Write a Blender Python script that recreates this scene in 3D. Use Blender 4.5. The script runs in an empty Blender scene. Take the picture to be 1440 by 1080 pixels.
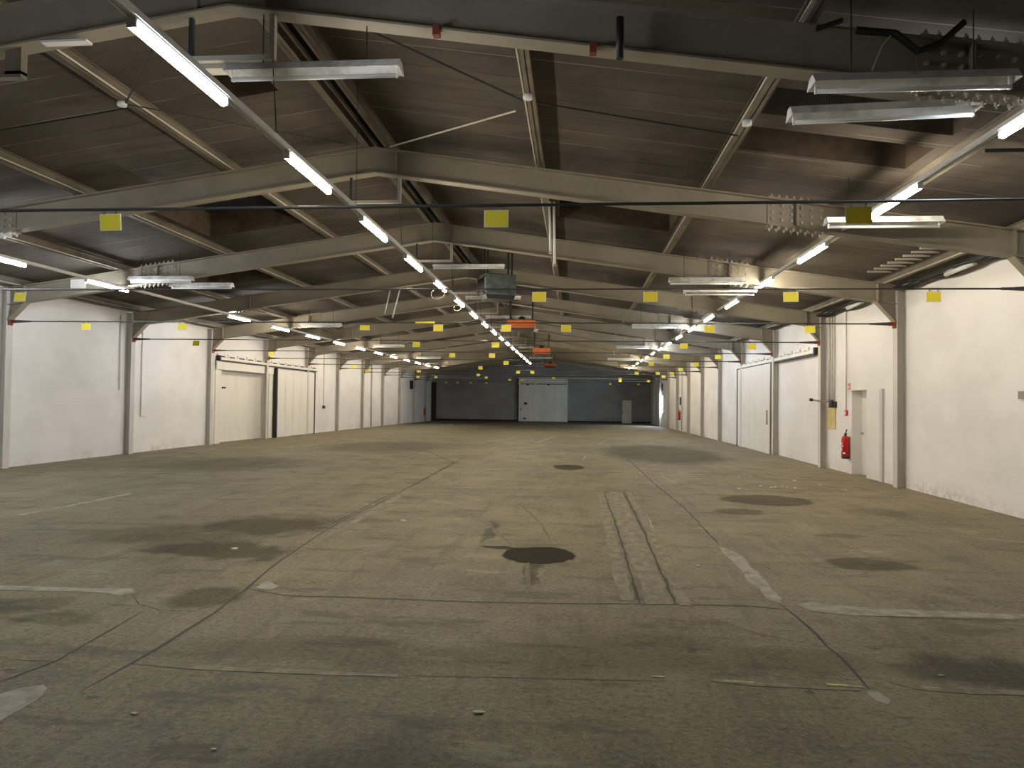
import bpy, bmesh, math, random
from mathutils import Vector, Matrix
random.seed(7)
SC = bpy.context.scene
COL = SC.collection
R = math.radians

# ------------------------------------------------------------------ camera
YAW, PITCH, ROLL, FPX = .0864, .0236, .0122, 1034.7
cam_d = bpy.data.cameras.new('camera'); cam = bpy.data.objects.new('camera', cam_d); COL.objects.link(cam)
cam_d.sensor_width = 36; cam_d.lens = FPX / 1440 * 36; cam_d.clip_start = .05; cam_d.clip_end = 300
fw = Vector((-math.sin(YAW) * math.cos(PITCH), math.cos(YAW) * math.cos(PITCH), math.sin(PITCH)))
rt = Vector((math.cos(YAW), math.sin(YAW), 0)); up = rt.cross(fw)
c_, s_ = math.cos(ROLL), math.sin(ROLL)
rt2 = rt * c_ + up * s_; up2 = up * c_ - rt * s_
cam.matrix_world = Matrix(((rt2.x, up2.x, -fw.x, 0), (rt2.y, up2.y, -fw.y, 0), (rt2.z, up2.z, -fw.z, 1.7), (0, 0, 0, 1)))
SC.camera = cam
# ------------------------------------------------------------------ light and exposure (the lamps themselves are built further down)
SC.view_settings.view_transform = 'Standard'; SC.view_settings.look = 'None'
SC.view_settings.gamma = 1; SC.view_settings.use_curve_mapping = False
SC.view_settings.exposure = 0.0
LAMP = 140.0                                     # emission strength of one lit tube
WARM, COOL = (1.0, .89, .72), (.9, .97, 1.06)
w = bpy.data.worlds.new('world'); SC.world = w; w.use_nodes = True
w.node_tree.nodes['Background'].inputs[0].default_value = (.6, .7, .9, 1)
w.node_tree.nodes['Background'].inputs[1].default_value = .3

# ------------------------------------------------------------------ hall dimensions (metres)
BAY, Y0 = 4.82, 16.03
def FY(n): return Y0 + n * BAY                  # frame n; the nearest seen is -2, the last 10
XL, XR = -13.15, 6.66                           # inner faces of the columns
WL, WR = -13.33, 6.84                           # wall faces
RX = -3.15                                      # ridge
SL = .1433                                      # roof slope
ZB, ZT, ZD = 5.23, 5.63, 5.82                   # rafter underside, rafter top, deck underside at the ridge
KL, KR = -12.76, 6.29                           # knees
YF, YB = 67.8, -7.0                             # far wall, wall behind the camera
ROD = 3.42
def rz(x, z): return z - SL * abs(x - RX)
def fz(y): return -max(0., y - 25) * .0042

# ------------------------------------------------------------------ materials
def mat(name, col, rough=.6, metal=0., spec=.5, var=None, bump=None):
    """var = (second colour, scale xyz, contrast lo, hi); bump = (scale, strength)"""
    m = bpy.data.materials.new(name); m.use_nodes = True; nt = m.node_tree; b = nt.nodes['Principled BSDF']
    b.inputs['Base Color'].default_value = (*col, 1); b.inputs['Roughness'].default_value = rough
    b.inputs['Metallic'].default_value = metal; b.inputs['Specular IOR Level'].default_value = spec
    if var or bump:
        tc = nt.nodes.new('ShaderNodeTexCoord')
        geo = nt.nodes.new('ShaderNodeNewGeometry')
    if var:
        mp = nt.nodes.new('ShaderNodeMapping'); mp.inputs['Scale'].default_value = var[1]
        nt.links.new(geo.outputs['Position'], mp.inputs[0])
        nz = nt.nodes.new('ShaderNodeTexNoise'); nz.inputs['Scale'].default_value = 1; nz.inputs['Detail'].default_value = 6
        nz.inputs['Roughness'].default_value = .62
        nt.links.new(mp.outputs[0], nz.inputs['Vector'])
        rp = nt.nodes.new('ShaderNodeValToRGB'); e = rp.color_ramp.elements
        e[0].position, e[1].position = var[2], var[3]; e[0].color = (*var[0], 1); e[1].color = (*col, 1)
        nt.links.new(nz.outputs['Fac'], rp.inputs[0]); nt.links.new(rp.outputs[0], b.inputs['Base Color'])
    if bump:
        n2 = nt.nodes.new('ShaderNodeTexNoise'); n2.inputs['Scale'].default_value = bump[0]; n2.inputs['Detail'].default_value = 5
        nt.links.new(geo.outputs['Position'], n2.inputs['Vector'])
        bp = nt.nodes.new('ShaderNodeBump'); bp.inputs['Strength'].default_value = bump[1]; bp.inputs['Distance'].default_value = .02
        nt.links.new(n2.outputs['Fac'], bp.inputs['Height']); nt.links.new(bp.outputs[0], b.inputs['Normal'])
    return m
def emis(name, col, st):
    m = bpy.data.materials.new(name); m.use_nodes = True; b = m.node_tree.nodes['Principled BSDF']
    b.inputs['Base Color'].default_value = (.9, .9, .9, 1); b.inputs['Emission Color'].default_value = (*col, 1)
    b.inputs['Emission Strength'].default_value = st
    return m
M = {}
M['frame'] = mat('frame_paint', (.31, .275, .21), .55, 0, .4, ((.245, .218, .165), (1.6, 1.6, 1.6), .35, .65), (30, .06))
M['purlin'] = mat('purlin_paint', (.19, .162, .12), .6, 0, .35, ((.1, .083, .06), (2, 1, 2), .35, .6))
M['column'] = mat('column_paint', (.6, .575, .53), .6, 0, .3, ((.5, .48, .44), (3, 3, 1), .35, .65))
M['bolt'] = mat('bolt_steel', (.5, .48, .43), .4, .4)
M['rust'] = mat('red_lead', (.2, .045, .025), .7)
M['rod'] = mat('rod_paint', (.055, .06, .06), .5, .2)
M['dark'] = mat('dark_steel', (.02, .018, .016), .6)
M['rail'] = mat('rail_white', (.62, .62, .6), .45)
M['white'] = mat('white_enamel', (.85, .86, .84), .35, 0, .5, ((.5, .5, .47), (4, 4, 4), .35, .55))
M['glass'] = mat('dull_tube', (.75, .76, .74), .25)
M['galv'] = mat('galvanised', (.5, .5, .48), .35, .7)
M['pipe'] = mat('pipe_paint', (.56, .53, .45), .6)
M['yellow'] = mat('yellow_sheet', (.88, .74, .05), .5, 0, .3)
M['sheet'] = mat('laminate', (.8, .78, .62), .35)
M['lamp_warm'] = emis('lamp_warm', WARM, LAMP)
M['lamp_cool'] = emis('lamp_cool', COOL, LAMP)
M['orange'] = mat('orange_casing', (.55, .13, .025), .5, 0, .4, ((.42, .1, .02), (4, 4, 4), .35, .6))
M['heater'] = mat('heater_casing', (.12, .15, .15), .45, .1, .4, ((.06, .075, .075), (5, 5, 5), .35, .6))
M['black'] = mat('black_rubber', (.012, .012, .012), .6)
M['red'] = mat('red_enamel', (.55, .02, .018), .3)
M['doorwhite'] = mat('door_paint', (.74, .71, .65), .55, 0, .35, ((.69, .66, .6), (2.5, 2.5, .8), .3, .55), (25, .05))
M['doorgrey'] = mat('grey_door', (.82, .82, .76), .6, 0, .3, ((.7, .7, .65), (2, 2, .6), .3, .6))
M['ply'] = mat('bare_board', (.62, .52, .26), .7, 0, .2, ((.5, .4, .16), (14, 14, 5), .35, .6))
M['label'] = mat('label_white', (.75, .72, .68), .5)
M['void'] = mat('dirty_skylight', (.03, .034, .045), .35)
M['curb'] = mat('curb_board', (.1, .075, .05), .85, 0, .2, ((.06, .045, .03), (3, 3, 3), .35, .6))
M['crack'] = mat('crack_dirt', (.075, .066, .052), .9)
M['tyre'] = mat('tyre_rubber', (.15, .132, .1), .85, 0, .2, ((.22, .195, .145), (9, 9, 9), .4, .6))
M['patch'] = mat('cement_patch', (.42, .39, .31), .85, 0, .2, ((.25, .23, .18), (7, 7, 7), .35, .6))
M['patch_faint'] = mat('worn_patch', (.32, .285, .205), .85, 0, .2, ((.215, .188, .132), (9, 5, 6), .4, .62))
M['paint_y'] = mat('yellow_paint', (.55, .5, .22), .8, 0, .2, ((.33, .3, .2), (22, 22, 22), .4, .55))
M['scrap'] = mat('paper_scrap', (.5, .46, .37), .8)
M['fleck'] = mat('plaster_fleck', (.7, .68, .62), .8)
M['daylight'] = emis('daylight_pane', (.66, .83, 1.0), 120)

def N(nt, t, **kw):
    n = nt.nodes.new(t)
    for k, v in kw.items(): setattr(n, k, v)
    return n
def math_(nt, op, a, b=None, c=None):
    n = N(nt, 'ShaderNodeMath', operation=op)
    for i, v in enumerate((a, b, c)):
        if v is None: continue
        if isinstance(v, (int, float)): n.inputs[i].default_value = v
        else: nt.links.new(v, n.inputs[i])
    return n.outputs[0]
def mixc(nt, f, a, b):
    n = N(nt, 'ShaderNodeMix', data_type='RGBA')
    for s, v in ((0, f), (6, a), (7, b)):
        if isinstance(v, tuple): n.inputs[s].default_value = (*v, 1)
        elif isinstance(v, (int, float)): n.inputs[s].default_value = v
        else: nt.links.new(v, n.inputs[s])
    return n.outputs[2]
def noise(nt, vec, scale, detail=5, rough=.6):
    n = N(nt, 'ShaderNodeTexNoise'); n.inputs['Scale'].default_value = scale; n.inputs['Detail'].default_value = detail
    n.inputs['Roughness'].default_value = rough; nt.links.new(vec, n.inputs['Vector']); return n.outputs['Fac']
def scaled(nt, vec, s):
    n = N(nt, 'ShaderNodeMapping'); n.inputs['Scale'].default_value = s; nt.links.new(vec, n.inputs[0]); return n.outputs[0]
def smooth(nt, v, lo, hi):
    n = N(nt, 'ShaderNodeMapRange', interpolation_type='SMOOTHSTEP'); nt.links.new(v, n.inputs[0])
    n.inputs[1].default_value = lo; n.inputs[2].default_value = hi; return n.outputs[0]

def floor_material():
    m = bpy.data.materials.new('worn_concrete'); m.use_nodes = True; nt = m.node_tree; b = nt.nodes['Principled BSDF']
    pos = N(nt, 'ShaderNodeNewGeometry').outputs['Position']
    big = noise(nt, scaled(nt, pos, (.22, .16, 1)), 1, 6, .6)
    mid = noise(nt, scaled(nt, pos, (1.3, .8, 1)), 1, 8, .68)
    fine = noise(nt, pos, 24, 7, .72); grit = noise(nt, pos, 75, 4, .75)
    col = mixc(nt, smooth(nt, big, .38, .62), (0.191, 0.164, 0.102), (0.256, 0.216, 0.128))
    col = mixc(nt, math_(nt, 'MULTIPLY', smooth(nt, mid, .5, .64), .6), col, (0.121, 0.103, 0.0648))
    col = mixc(nt, math_(nt, 'MULTIPLY', smooth(nt, mid, .48, .36), .45), col, (0.316, 0.276, 0.178))
    col = mixc(nt, math_(nt, 'MULTIPLY', smooth(nt, fine, .5, .62), .5), col, (0.335, 0.294, 0.194))
    col = mixc(nt, math_(nt, 'MULTIPLY', smooth(nt, fine, .48, .38), .6), col, (0.093, 0.081, 0.0518))
    col = mixc(nt, math_(nt, 'MULTIPLY', smooth(nt, grit, .54, .64), .5), col, (0.353, 0.313, 0.211))
    col = mixc(nt, math_(nt, 'MULTIPLY', smooth(nt, grit, .46, .37), .55), col, (0.0744, 0.0644, 0.0421))
    streak = noise(nt, scaled(nt, pos, (6, .5, 1)), 1, 4, .6)
    col = mixc(nt, math_(nt, 'MULTIPLY', smooth(nt, streak, .53, .66), .3), col, (0.112, 0.0938, 0.0583))
    cross = noise(nt, scaled(nt, pos, (.8, 2.4, 1)), 1, 9, .72)
    col = mixc(nt, math_(nt, 'MULTIPLY', smooth(nt, cross, .535, .62), .6), col, (0.0977, 0.081, 0.0502))
    col = mixc(nt, math_(nt, 'MULTIPLY', smooth(nt, cross, .41, .36), .5), col, (0.344, 0.308, 0.211))
    vor = N(nt, 'ShaderNodeTexVoronoi'); vor.inputs['Scale'].default_value = 3.1; nt.links.new(pos, vor.inputs['Vector'])
    wd = math_(nt, 'ADD', vor.outputs['Distance'], math_(nt, 'MULTIPLY', math_(nt, 'SUBTRACT', fine, .5), .35))
    col = mixc(nt, math_(nt, 'MULTIPLY', math_(nt, 'MULTIPLY', smooth(nt, wd, .13, .07), smooth(nt, mid, .46, .54)), .65), col, (0.0791, 0.0672, 0.0429))
    # oil and water stains that have their own outlines
    sep = N(nt, 'ShaderNodeSeparateXYZ'); nt.links.new(pos, sep.inputs[0])
    wob = N(nt, 'ShaderNodeTexNoise'); wob.inputs['Scale'].default_value = 2.2; wob.inputs['Detail'].default_value = 5; nt.links.new(pos, wob.inputs['Vector'])
    sw = N(nt, 'ShaderNodeSeparateXYZ'); nt.links.new(wob.outputs['Color'], sw.inputs[0])
    wx = math_(nt, 'ADD', math_(nt, 'SUBTRACT', sw.outputs[0], .5), math_(nt, 'MULTIPLY', math_(nt, 'SUBTRACT', fine, .5), .35)); wy = math_(nt, 'ADD', math_(nt, 'SUBTRACT', sw.outputs[1], .5), math_(nt, 'MULTIPLY', math_(nt, 'SUBTRACT', grit, .5), .3))
    stains = [  # x, y, rx, ry, softness, darkness, wobble
        (-.40, 8.22, .42, .44, .1, .95, .3), (-.8, 8.55, .3, .1, .25, .8, .35), (-.42, 7.4, .1, .5, .5, .55, .4), (-1.1, 9.6, .07, .8, .5, .45, .5), (-.15, 19.3, .42, .75, .2, .8, .4), (3.4, 13.45, .78, .75, .2, .62, .4),
        (2.62, 11.95, .4, .32, .3, .5, .4), (3.18, 8.2, .45, .32, .3, .58, .4), (3.45, 9.95, .35, .16, .4, .35, .4),
        (2.55, 5.05, .5, .3, .6, .5, .6), (-4.1, 9.6, .8, .85, .55, .6, 1.1), (-3.9, 7.95, .95, .45, .5, .6, 1.1),
        (-5.0, 8.7, 1.1, .6, .7, .4, 1.2), (-3.12, 6.06, .3, .34, .4, .5, .3), (-4.5, 5.66, .35, .25, .6, .35, .5), (-3.9, 5.34, .32, .2, .6, .35, .5),
        (2.9, 25.6, 1.9, 4.6, .5, .52, .6), (-6.9, 26.5, 2.2, 3.2, .7, .35, 1.2), (-1.5, 4.9, 1.1, .25, .8, .25, .6), (.35, 5.1, .8, .5, .8, .3, .8),
        (1.5, 5.05, .5, .22, .7, .3, .5), (-.9, 3.3, .5, .4, .8, .28, .8), (4.9, 12.2, .5, .5, .7, .3, .6), (-8.7, 18.5, 1.6, 2.2, .7, .3, 1.2)]
    tot = None
    for (x, y, rx, ry, so, da, wb) in stains:
        dx = math_(nt, 'DIVIDE', math_(nt, 'ADD', math_(nt, 'SUBTRACT', sep.outputs[0], x), math_(nt, 'MULTIPLY', wx, wb)), rx)
        dy = math_(nt, 'DIVIDE', math_(nt, 'ADD', math_(nt, 'SUBTRACT', sep.outputs[1], y), math_(nt, 'MULTIPLY', wy, wb)), ry)
        d2 = math_(nt, 'ADD', math_(nt, 'MULTIPLY', dx, dx), math_(nt, 'MULTIPLY', dy, dy))
        v = math_(nt, 'MULTIPLY', smooth(nt, d2, 1 + so, 1 - so), da)
        tot = v if tot is None else math_(nt, 'MAXIMUM', tot, v)
    col = mixc(nt, tot, col, (0.0335, 0.0285, 0.017))
    nt.links.new(col, b.inputs['Base Color'])
    rg = math_(nt, 'ADD', .72, math_(nt, 'MULTIPLY', tot, .15)); nt.links.new(rg, b.inputs['Roughness'])
    nt.links.new(math_(nt, 'SUBTRACT', .3, math_(nt, 'MULTIPLY', tot, .26)), b.inputs['Specular IOR Level'])
    bp = N(nt, 'ShaderNodeBump'); bp.inputs['Strength'].default_value = .22; bp.inputs['Distance'].default_value = .012
    nt.links.new(math_(nt, 'ADD', math_(nt, 'MULTIPLY', mid, 1.2), math_(nt, 'MULTIPLY', fine, .6)), bp.inputs['Height']); nt.links.new(bp.outputs[0], b.inputs['Normal'])
    return m
def deck_material():
    m = bpy.data.materials.new('roof_slabs'); m.use_nodes = True; nt = m.node_tree; b = nt.nodes['Principled BSDF']
    pos = N(nt, 'ShaderNodeNewGeometry').outputs['Position']
    sep = N(nt, 'ShaderNodeSeparateXYZ'); nt.links.new(pos, sep.inputs[0])
    st = noise(nt, scaled(nt, pos, (.7, 5, 1)), 1, 6, .65); bl = noise(nt, scaled(nt, pos, (.45, .45, 1)), 1, 5, .6); fi = noise(nt, pos, 40, 3, .6)
    col = mixc(nt, smooth(nt, bl, .35, .65), (0.0869, 0.0725, 0.0574), (0.133, 0.114, 0.0903))
    col = mixc(nt, math_(nt, 'MULTIPLY', smooth(nt, st, .48, .72), .55), col, (0.048, 0.0396, 0.0322))
    col = mixc(nt, math_(nt, 'MULTIPLY', smooth(nt, fi, .5, .75), .35), col, (0.181, 0.159, 0.132))
    shade_patches = noise(nt, scaled(nt, pos, (.3, .22, 1)), 1, 5, .6)  # random dark patches painted in to deepen the shadow contrast of the roof
    col = mixc(nt, math_(nt, 'MULTIPLY', smooth(nt, shade_patches, .48, .66), .7), col, (0.0396, 0.0335, 0.0298))
    fr = math_(nt, 'FRACT', math_(nt, 'DIVIDE', math_(nt, 'ADD', sep.outputs[1], 100), .502))
    joint = math_(nt, 'LESS_THAN', fr, .03)
    cell = math_(nt, 'FLOOR', math_(nt, 'DIVIDE', math_(nt, 'ADD', sep.outputs[1], 100), .502))
    wn = N(nt, 'ShaderNodeTexWhiteNoise', noise_dimensions='1D'); nt.links.new(cell, wn.inputs['W'])
    col = mixc(nt, math_(nt, 'MULTIPLY', wn.outputs['Value'], .3), col, (0.0639, 0.055, 0.0458))
    jn = smooth(nt, noise(nt, scaled(nt, pos, (.5, 2, 1)), 1, 2), .42, .6)
    jc = mixc(nt, jn, (0.032, 0.0264, 0.0206), (0.288, 0.253, 0.206))
    col = mixc(nt, math_(nt, 'MULTIPLY', joint, .8), col, jc)
    nt.links.new(col, b.inputs['Base Color']); b.inputs['Roughness'].default_value = .9; b.inputs['Specular IOR Level'].default_value = .15
    bp = N(nt, 'ShaderNodeBump'); bp.inputs['Strength'].default_value = .35; bp.inputs['Distance'].default_value = .01
    nt.links.new(math_(nt, 'SUBTRACT', math_(nt, 'ADD', st, fi), joint), bp.inputs['Height']); nt.links.new(bp.outputs[0], b.inputs['Normal'])
    return m
def wall_material(name, c1, c2, dirt):
    m = bpy.data.materials.new(name); m.use_nodes = True; nt = m.node_tree; b = nt.nodes['Principled BSDF']
    pos = N(nt, 'ShaderNodeNewGeometry').outputs['Position']
    sep = N(nt, 'ShaderNodeSeparateXYZ'); nt.links.new(pos, sep.inputs[0])
    cb = N(nt, 'ShaderNodeCombineXYZ'); nt.links.new(math_(nt, 'ADD', sep.outputs[0], sep.outputs[1]), cb.inputs[0]); nt.links.new(sep.outputs[2], cb.inputs[1])
    br = N(nt, 'ShaderNodeTexBrick'); br.inputs['Scale'].default_value = 1; br.inputs['Brick Width'].default_value = .26; br.inputs['Row Height'].default_value = .085
    br.inputs['Mortar Size'].default_value = .008; br.inputs['Color1'].default_value = (1, 1, 1, 1); br.inputs['Color2'].default_value = (.9, .9, .9, 1); br.inputs['Mortar'].default_value = (0, 0, 0, 1)
    nt.links.new(cb.outputs[0], br.inputs['Vector'])
    n1 = noise(nt, scaled(nt, pos, (.5, .5, .8)), 1, 6); n2 = noise(nt, pos, 7, 6, .7)
    col = mixc(nt, smooth(nt, n1, .35, .62), c2, c1)
    col = mixc(nt, math_(nt, 'MULTIPLY', math_(nt, 'SUBTRACT', 1, br.outputs['Color']), .05), col, c2)
    n3 = noise(nt, scaled(nt, pos, (.35, .35, .2)), 1, 3)
    low = math_(nt, 'MULTIPLY', smooth(nt, math_(nt, 'ADD', sep.outputs[2], math_(nt, 'MULTIPLY', n2, .7)), .78, .35), smooth(nt, n3, .42, .62))
    fl = math_(nt, 'MULTIPLY', low, smooth(nt, n2, .44, .6)); col = mixc(nt, math_(nt, 'MULTIPLY', fl, .65), col, dirt)
    nt.links.new(col, b.inputs['Base Color']); b.inputs['Roughness'].default_value = .75; b.inputs['Specular IOR Level'].default_value = .25
    bp = N(nt, 'ShaderNodeBump'); bp.inputs['Strength'].default_value = .25; bp.inputs['Distance'].default_value = .006
    nt.links.new(math_(nt, 'ADD', br.outputs['Color'], math_(nt, 'MULTIPLY', n2, 1.5)), bp.inputs['Height']); nt.links.new(bp.outputs[0], b.inputs['Normal'])
    return m
M['floor'] = floor_material(); M['deck'] = deck_material()
M['wall'] = wall_material('painted_brick', (.78, .76, .735), (.7, .68, .655), (.42, .32, .24))
M['wallfar'] = wall_material('grey_brick', (.33, .33, .33), (.27, .27, .27), (.1, .1, .1))

# ------------------------------------------------------------------ mesh helpers
class MB:
    def __init__(s): s.b = bmesh.new()
    def box(s, a, b):
        x0, y0, z0 = (min(p, q) for p, q in zip(a, b)); x1, y1, z1 = (max(p, q) for p, q in zip(a, b))
        v = [s.b.verts.new(p) for p in ((x0, y0, z0), (x1, y0, z0), (x1, y1, z0), (x0, y1, z0), (x0, y0, z1), (x1, y0, z1), (x1, y1, z1), (x0, y1, z1))]
        for f in ((3, 2, 1, 0), (4, 5, 6, 7), (0, 1, 5, 4), (1, 2, 6, 5), (2, 3, 7, 6), (3, 0, 4, 7)): s.b.faces.new([v[i] for i in f])
        return s
    def prism(s, poly, axis, a, b):
        """poly of 2-D points extruded along axis from a to b; axis y: points are (x, z), x: (y, z), z: (x, y)"""
        mk = {'y': lambda p, t: (p[0], t, p[1]), 'x': lambda p, t: (t, p[0], p[1]), 'z': lambda p, t: (p[0], p[1], t)}[axis]
        A = [s.b.verts.new(mk(p, a)) for p in poly]; B = [s.b.verts.new(mk(p, b)) for p in poly]; n = len(poly)
        s.b.faces.new(A); s.b.faces.new(B[::-1])
        for i in range(n): s.b.faces.new((A[i], B[i], B[(i + 1) % n], A[(i + 1) % n]))
        return s
    def tube(s, pts, r, seg=8, cap=True):
        pts = [Vector(p) for p in pts]; rs = r if isinstance(r, (list, tuple)) else [r] * len(pts); rings = []
        for i, p in enumerate(pts):
            d = (pts[min(i + 1, len(pts) - 1)] - pts[max(i - 1, 0)]).normalized()
            ref = Vector((0, 0, 1)) if abs(d.z) < .9 else Vector((0, 1, 0))
            u = d.cross(ref).normalized(); v = d.cross(u)
            rings.append([s.b.verts.new(p + (u * math.cos(2 * math.pi * k / seg) + v * math.sin(2 * math.pi * k / seg)) * rs[i]) for k in range(seg)])
        for a, b in zip(rings, rings[1:]):
            for k in range(seg): s.b.faces.new((a[k], a[(k + 1) % seg], b[(k + 1) % seg], b[k])).smooth = seg > 6
        if cap: s.b.faces.new(rings[0][::-1]); s.b.faces.new(rings[-1])
        return s
    def poly(s, pts):
        s.b.faces.new([s.b.verts.new(p) for p in pts]); return s
    def build(s, name, m, parent=None, bevel=0):
        bmesh.ops.recalc_face_normals(s.b, faces=s.b.faces)
        me = bpy.data.meshes.new(name); s.b.to_mesh(me); s.b.free()
        for k in (m if isinstance(m, (list, tuple)) else [m]): me.materials.append(M[k])
        o = bpy.data.objects.new(name, me); COL.objects.link(o)
        if parent is not None:
            o.parent = parent; wm = parent_world(parent); o.matrix_parent_inverse = wm.inverted()
        if bevel:
            md = o.modifiers.new('bevel', 'BEVEL'); md.width = bevel; md.segments = 2; md.limit_method = 'ANGLE'
        return o
def parent_world(o):
    m = Matrix.Translation(o.location) @ o.rotation_euler.to_matrix().to_4x4()
    return (parent_world(o.parent) @ o.matrix_parent_inverse @ m) if o.parent else m
def box(name, m, a, b, parent=None, bevel=0): return MB().box(a, b).build(name, m, parent, bevel)
def thing(name, label, cat, loc, group=None):
    o = bpy.data.objects.new(name, None); COL.objects.link(o); o.location = loc; o.empty_display_size = .1
    return tag(o, label, cat, group)
def tag(o, label, cat, group=None):
    o['label'] = label; o['category'] = cat; o['kind'] = 'thing'
    if group: o['group'] = group
    return o
def struct(o, label=None, cat=None):
    o['kind'] = 'structure'
    if label: o['label'] = label
    if cat: o['category'] = cat
    return o
def dup(o, parent=None, loc=None):
    c = o.copy(); COL.objects.link(c)
    if parent is not None: c.parent = parent; c.matrix_parent_inverse = Matrix.Identity(4)
    if loc is not None: c.location = loc
    for ch in kids.get(o.name, []): dup(ch, c)
    return c
kids = {}
ORD = ['first', 'second', 'third', 'fourth', 'fifth', 'sixth', 'seventh', 'eighth', 'ninth', 'tenth', 'eleventh', 'twelfth', 'thirteenth', 'fourteenth', 'fifteenth', 'sixteenth', 'seventeenth', 'eighteenth', 'nineteenth']

# ------------------------------------------------------------------ setting: floor
g = MB()
ys = [YB - .3, 0, 12.5, 25, 46, YF + .4]
for a, b in zip(ys, ys[1:]):
    g.poly([(WL - .5, a, fz(a)), (WR + .5, a, fz(a)), (WR + .5, b, fz(b)), (WL - .5, b, fz(b))])
bmesh.ops.remove_doubles(g.b, verts=g.b.verts, dist=.001)
floor = struct(g.build('floor', 'floor'), 'bare grey brown concrete floor with cracks, repair strips and dark stains', 'floor')
def jag(pts, step=.16, amp=.025, seed=1):
    rnd = random.Random(seed); out = []
    n = len(pts)
    for i in range(n):
        a, b = Vector(pts[i]), Vector(pts[(i + 1) % n]); L = (b - a).length; k = max(1, int(L / step)); nn = Vector((-(b - a).y, (b - a).x)).normalized() if L else Vector((0, 0))
        for j in range(k):
            out.append(a.lerp(b, j / k) + nn * (rnd.uniform(-amp, amp) if j else 0))
    return out
def patch(name, m, pts, h=.003, step=.16, amp=.02, label=None, seed=1):
    q = jag(pts, step, amp, seed); z = min(fz(p.y) for p in q)
    bm = MB(); A = [bm.b.verts.new((p.x, p.y, fz(p.y) + h)) for p in q]; B = [bm.b.verts.new((p.x, p.y, fz(p.y) - .01)) for p in q]
    f = bm.b.faces.new(A); n = len(q)
    for i in range(n): bm.b.faces.new((A[i], B[i], B[(i + 1) % n], A[(i + 1) % n]))
    bmesh.ops.triangulate(bm.b, faces=[f])
    o = bm.build(name, m, floor); o['kind'] = 'structure'
    if label: o['label'] = label
    return o
def crack(pts, wd, m='crack', seed=0, h=.0022, name='crack'):
    rnd = random.Random(seed); P = []
    for a, b in zip(pts, pts[1:]):
        a, b = Vector(a), Vector(b); k = max(1, int((b - a).length / .22))
        for j in range(k): P.append(a.lerp(b, j / k) + (Vector((rnd.uniform(-1, 1), rnd.uniform(-1, 1))) * min(.012, wd * .3) if P else Vector((0, 0))))
    P.append(Vector(pts[-1])); bm = MB(); prev = None
    for i, p in enumerate(P):
        d = (P[min(i + 1, len(P) - 1)] - P[max(0, i - 1)]).normalized(); nn = Vector((-d.y, d.x)); ww = wd * rnd.uniform(.55, 1.1) * (.3 if i in (0, len(P) - 1) else 1)
        a, b = p + nn * ww / 2, p - nn * ww / 2
        cur = (bm.b.verts.new((a.x, a.y, fz(a.y) + h)), bm.b.verts.new((b.x, b.y, fz(b.y) + h)))
        if prev: bm.b.faces.new((prev[0], cur[0], cur[1], prev[1]))
        prev = cur
    o = bm.build(name, m, floor); o['kind'] = 'structure'; return o
patch('repair_strip', 'patch', [(1.72, 9.02), (1.82, 8.74), (1.87, 8.18), (1.84, 7.52), (1.81, 6.65), (1.76, 6.5), (1.68, 6.65), (1.71, 7.0), (1.67, 7.26), (1.7, 7.81)], seed=2)
patch('repair_strip', 'patch', [(1.88, 6.48), (2.04, 6.58), (2.36, 6.49), (2.91, 6.44), (3.69, 6.43), (6.6, 6.5), (6.6, 6.32), (3.62, 6.3), (2.82, 6.24), (2.25, 6.21), (1.95, 6.3)], seed=3)
patch('repair_patch', 'patch', [(1.74, 4.6), (1.81, 4.6), (1.83, 4.46), (1.79, 4.39), (1.74, 4.45)], step=.05, amp=.008)
patch('repair_strip', 'patch_faint', [(1.94, 4.75), (2.34, 4.73), (2.9, 4.7), (2.9, 4.62), (2.37, 4.61), (2.06, 4.65)], seed=4)
patch('repair_strip', 'patch', [(-5.6, 6.17), (-4.69, 6.19), (-4.23, 6.2), (-3.9, 6.25), (-3.76, 6.09), (-3.85, 6.01), (-4.16, 6.09), (-4.61, 6.07), (-5.6, 6.06)], seed=5)
patch('repair_patch', 'patch', [(-3.3, 3.84), (-3.18, 4.06), (-3.1, 4.11), (-3.04, 4.07), (-2.99, 3.97), (-2.97, 3.81), (-2.97, 3.6), (-3.2, 3.5)], step=.08, amp=.01)
patch('repair_patch', 'patch', [(-2.85, 6.41), (-2.84, 6.67), (-2.65, 6.49), (-2.68, 6.36)], step=.08, amp=.012)
patch('repair_strip', 'patch_faint', [(-2.8, 4.5), (-2.51, 4.53), (-2.08, 4.52), (-1.49, 4.53), (-1.08, 4.52), (-1.06, 4.47), (-1.46, 4.46), (-2.05, 4.45), (-2.47, 4.46)], seed=6, amp=.01)
patch('repair_strip', 'patch', [(-7.94, 9.86), (-7.84, 10.29), (-7.85, 12.43), (-7.71, 12.26), (-7.74, 11.08), (-7.8, 9.84)], seed=7)
patch('repair_strip', 'patch_faint', [(.42, 14.0), (.55, 14.13), (.52, 10.26), (.51, 6.42), (.39, 6.41), (.4, 9.19)], seed=8)
patch('repair_strip', 'patch_faint', [(.62, 14.14), (.9, 14.19), (.88, 10.62), (.84, 6.36), (.61, 6.33), (.62, 9.23)], seed=9)
patch('repair_strip', 'patch_faint', [(.97, 14.19), (1.06, 14.2), (1.03, 9.28), (.99, 6.33), (.89, 6.32), (.95, 9.04)], seed=10)
patch('repair_strip', 'patch_faint', [(.85, 4.68), (1.1, 4.66), (1.72, 4.63), (1.71, 4.59), (1.09, 4.59), (.84, 4.64)], seed=11, amp=.008)
patch('repair_strip', 'patch_faint', [(-3.15, 13.6), (-3.03, 13.6), (-2.98, 9.6), (-3.1, 9.6)], seed=12)
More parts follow.
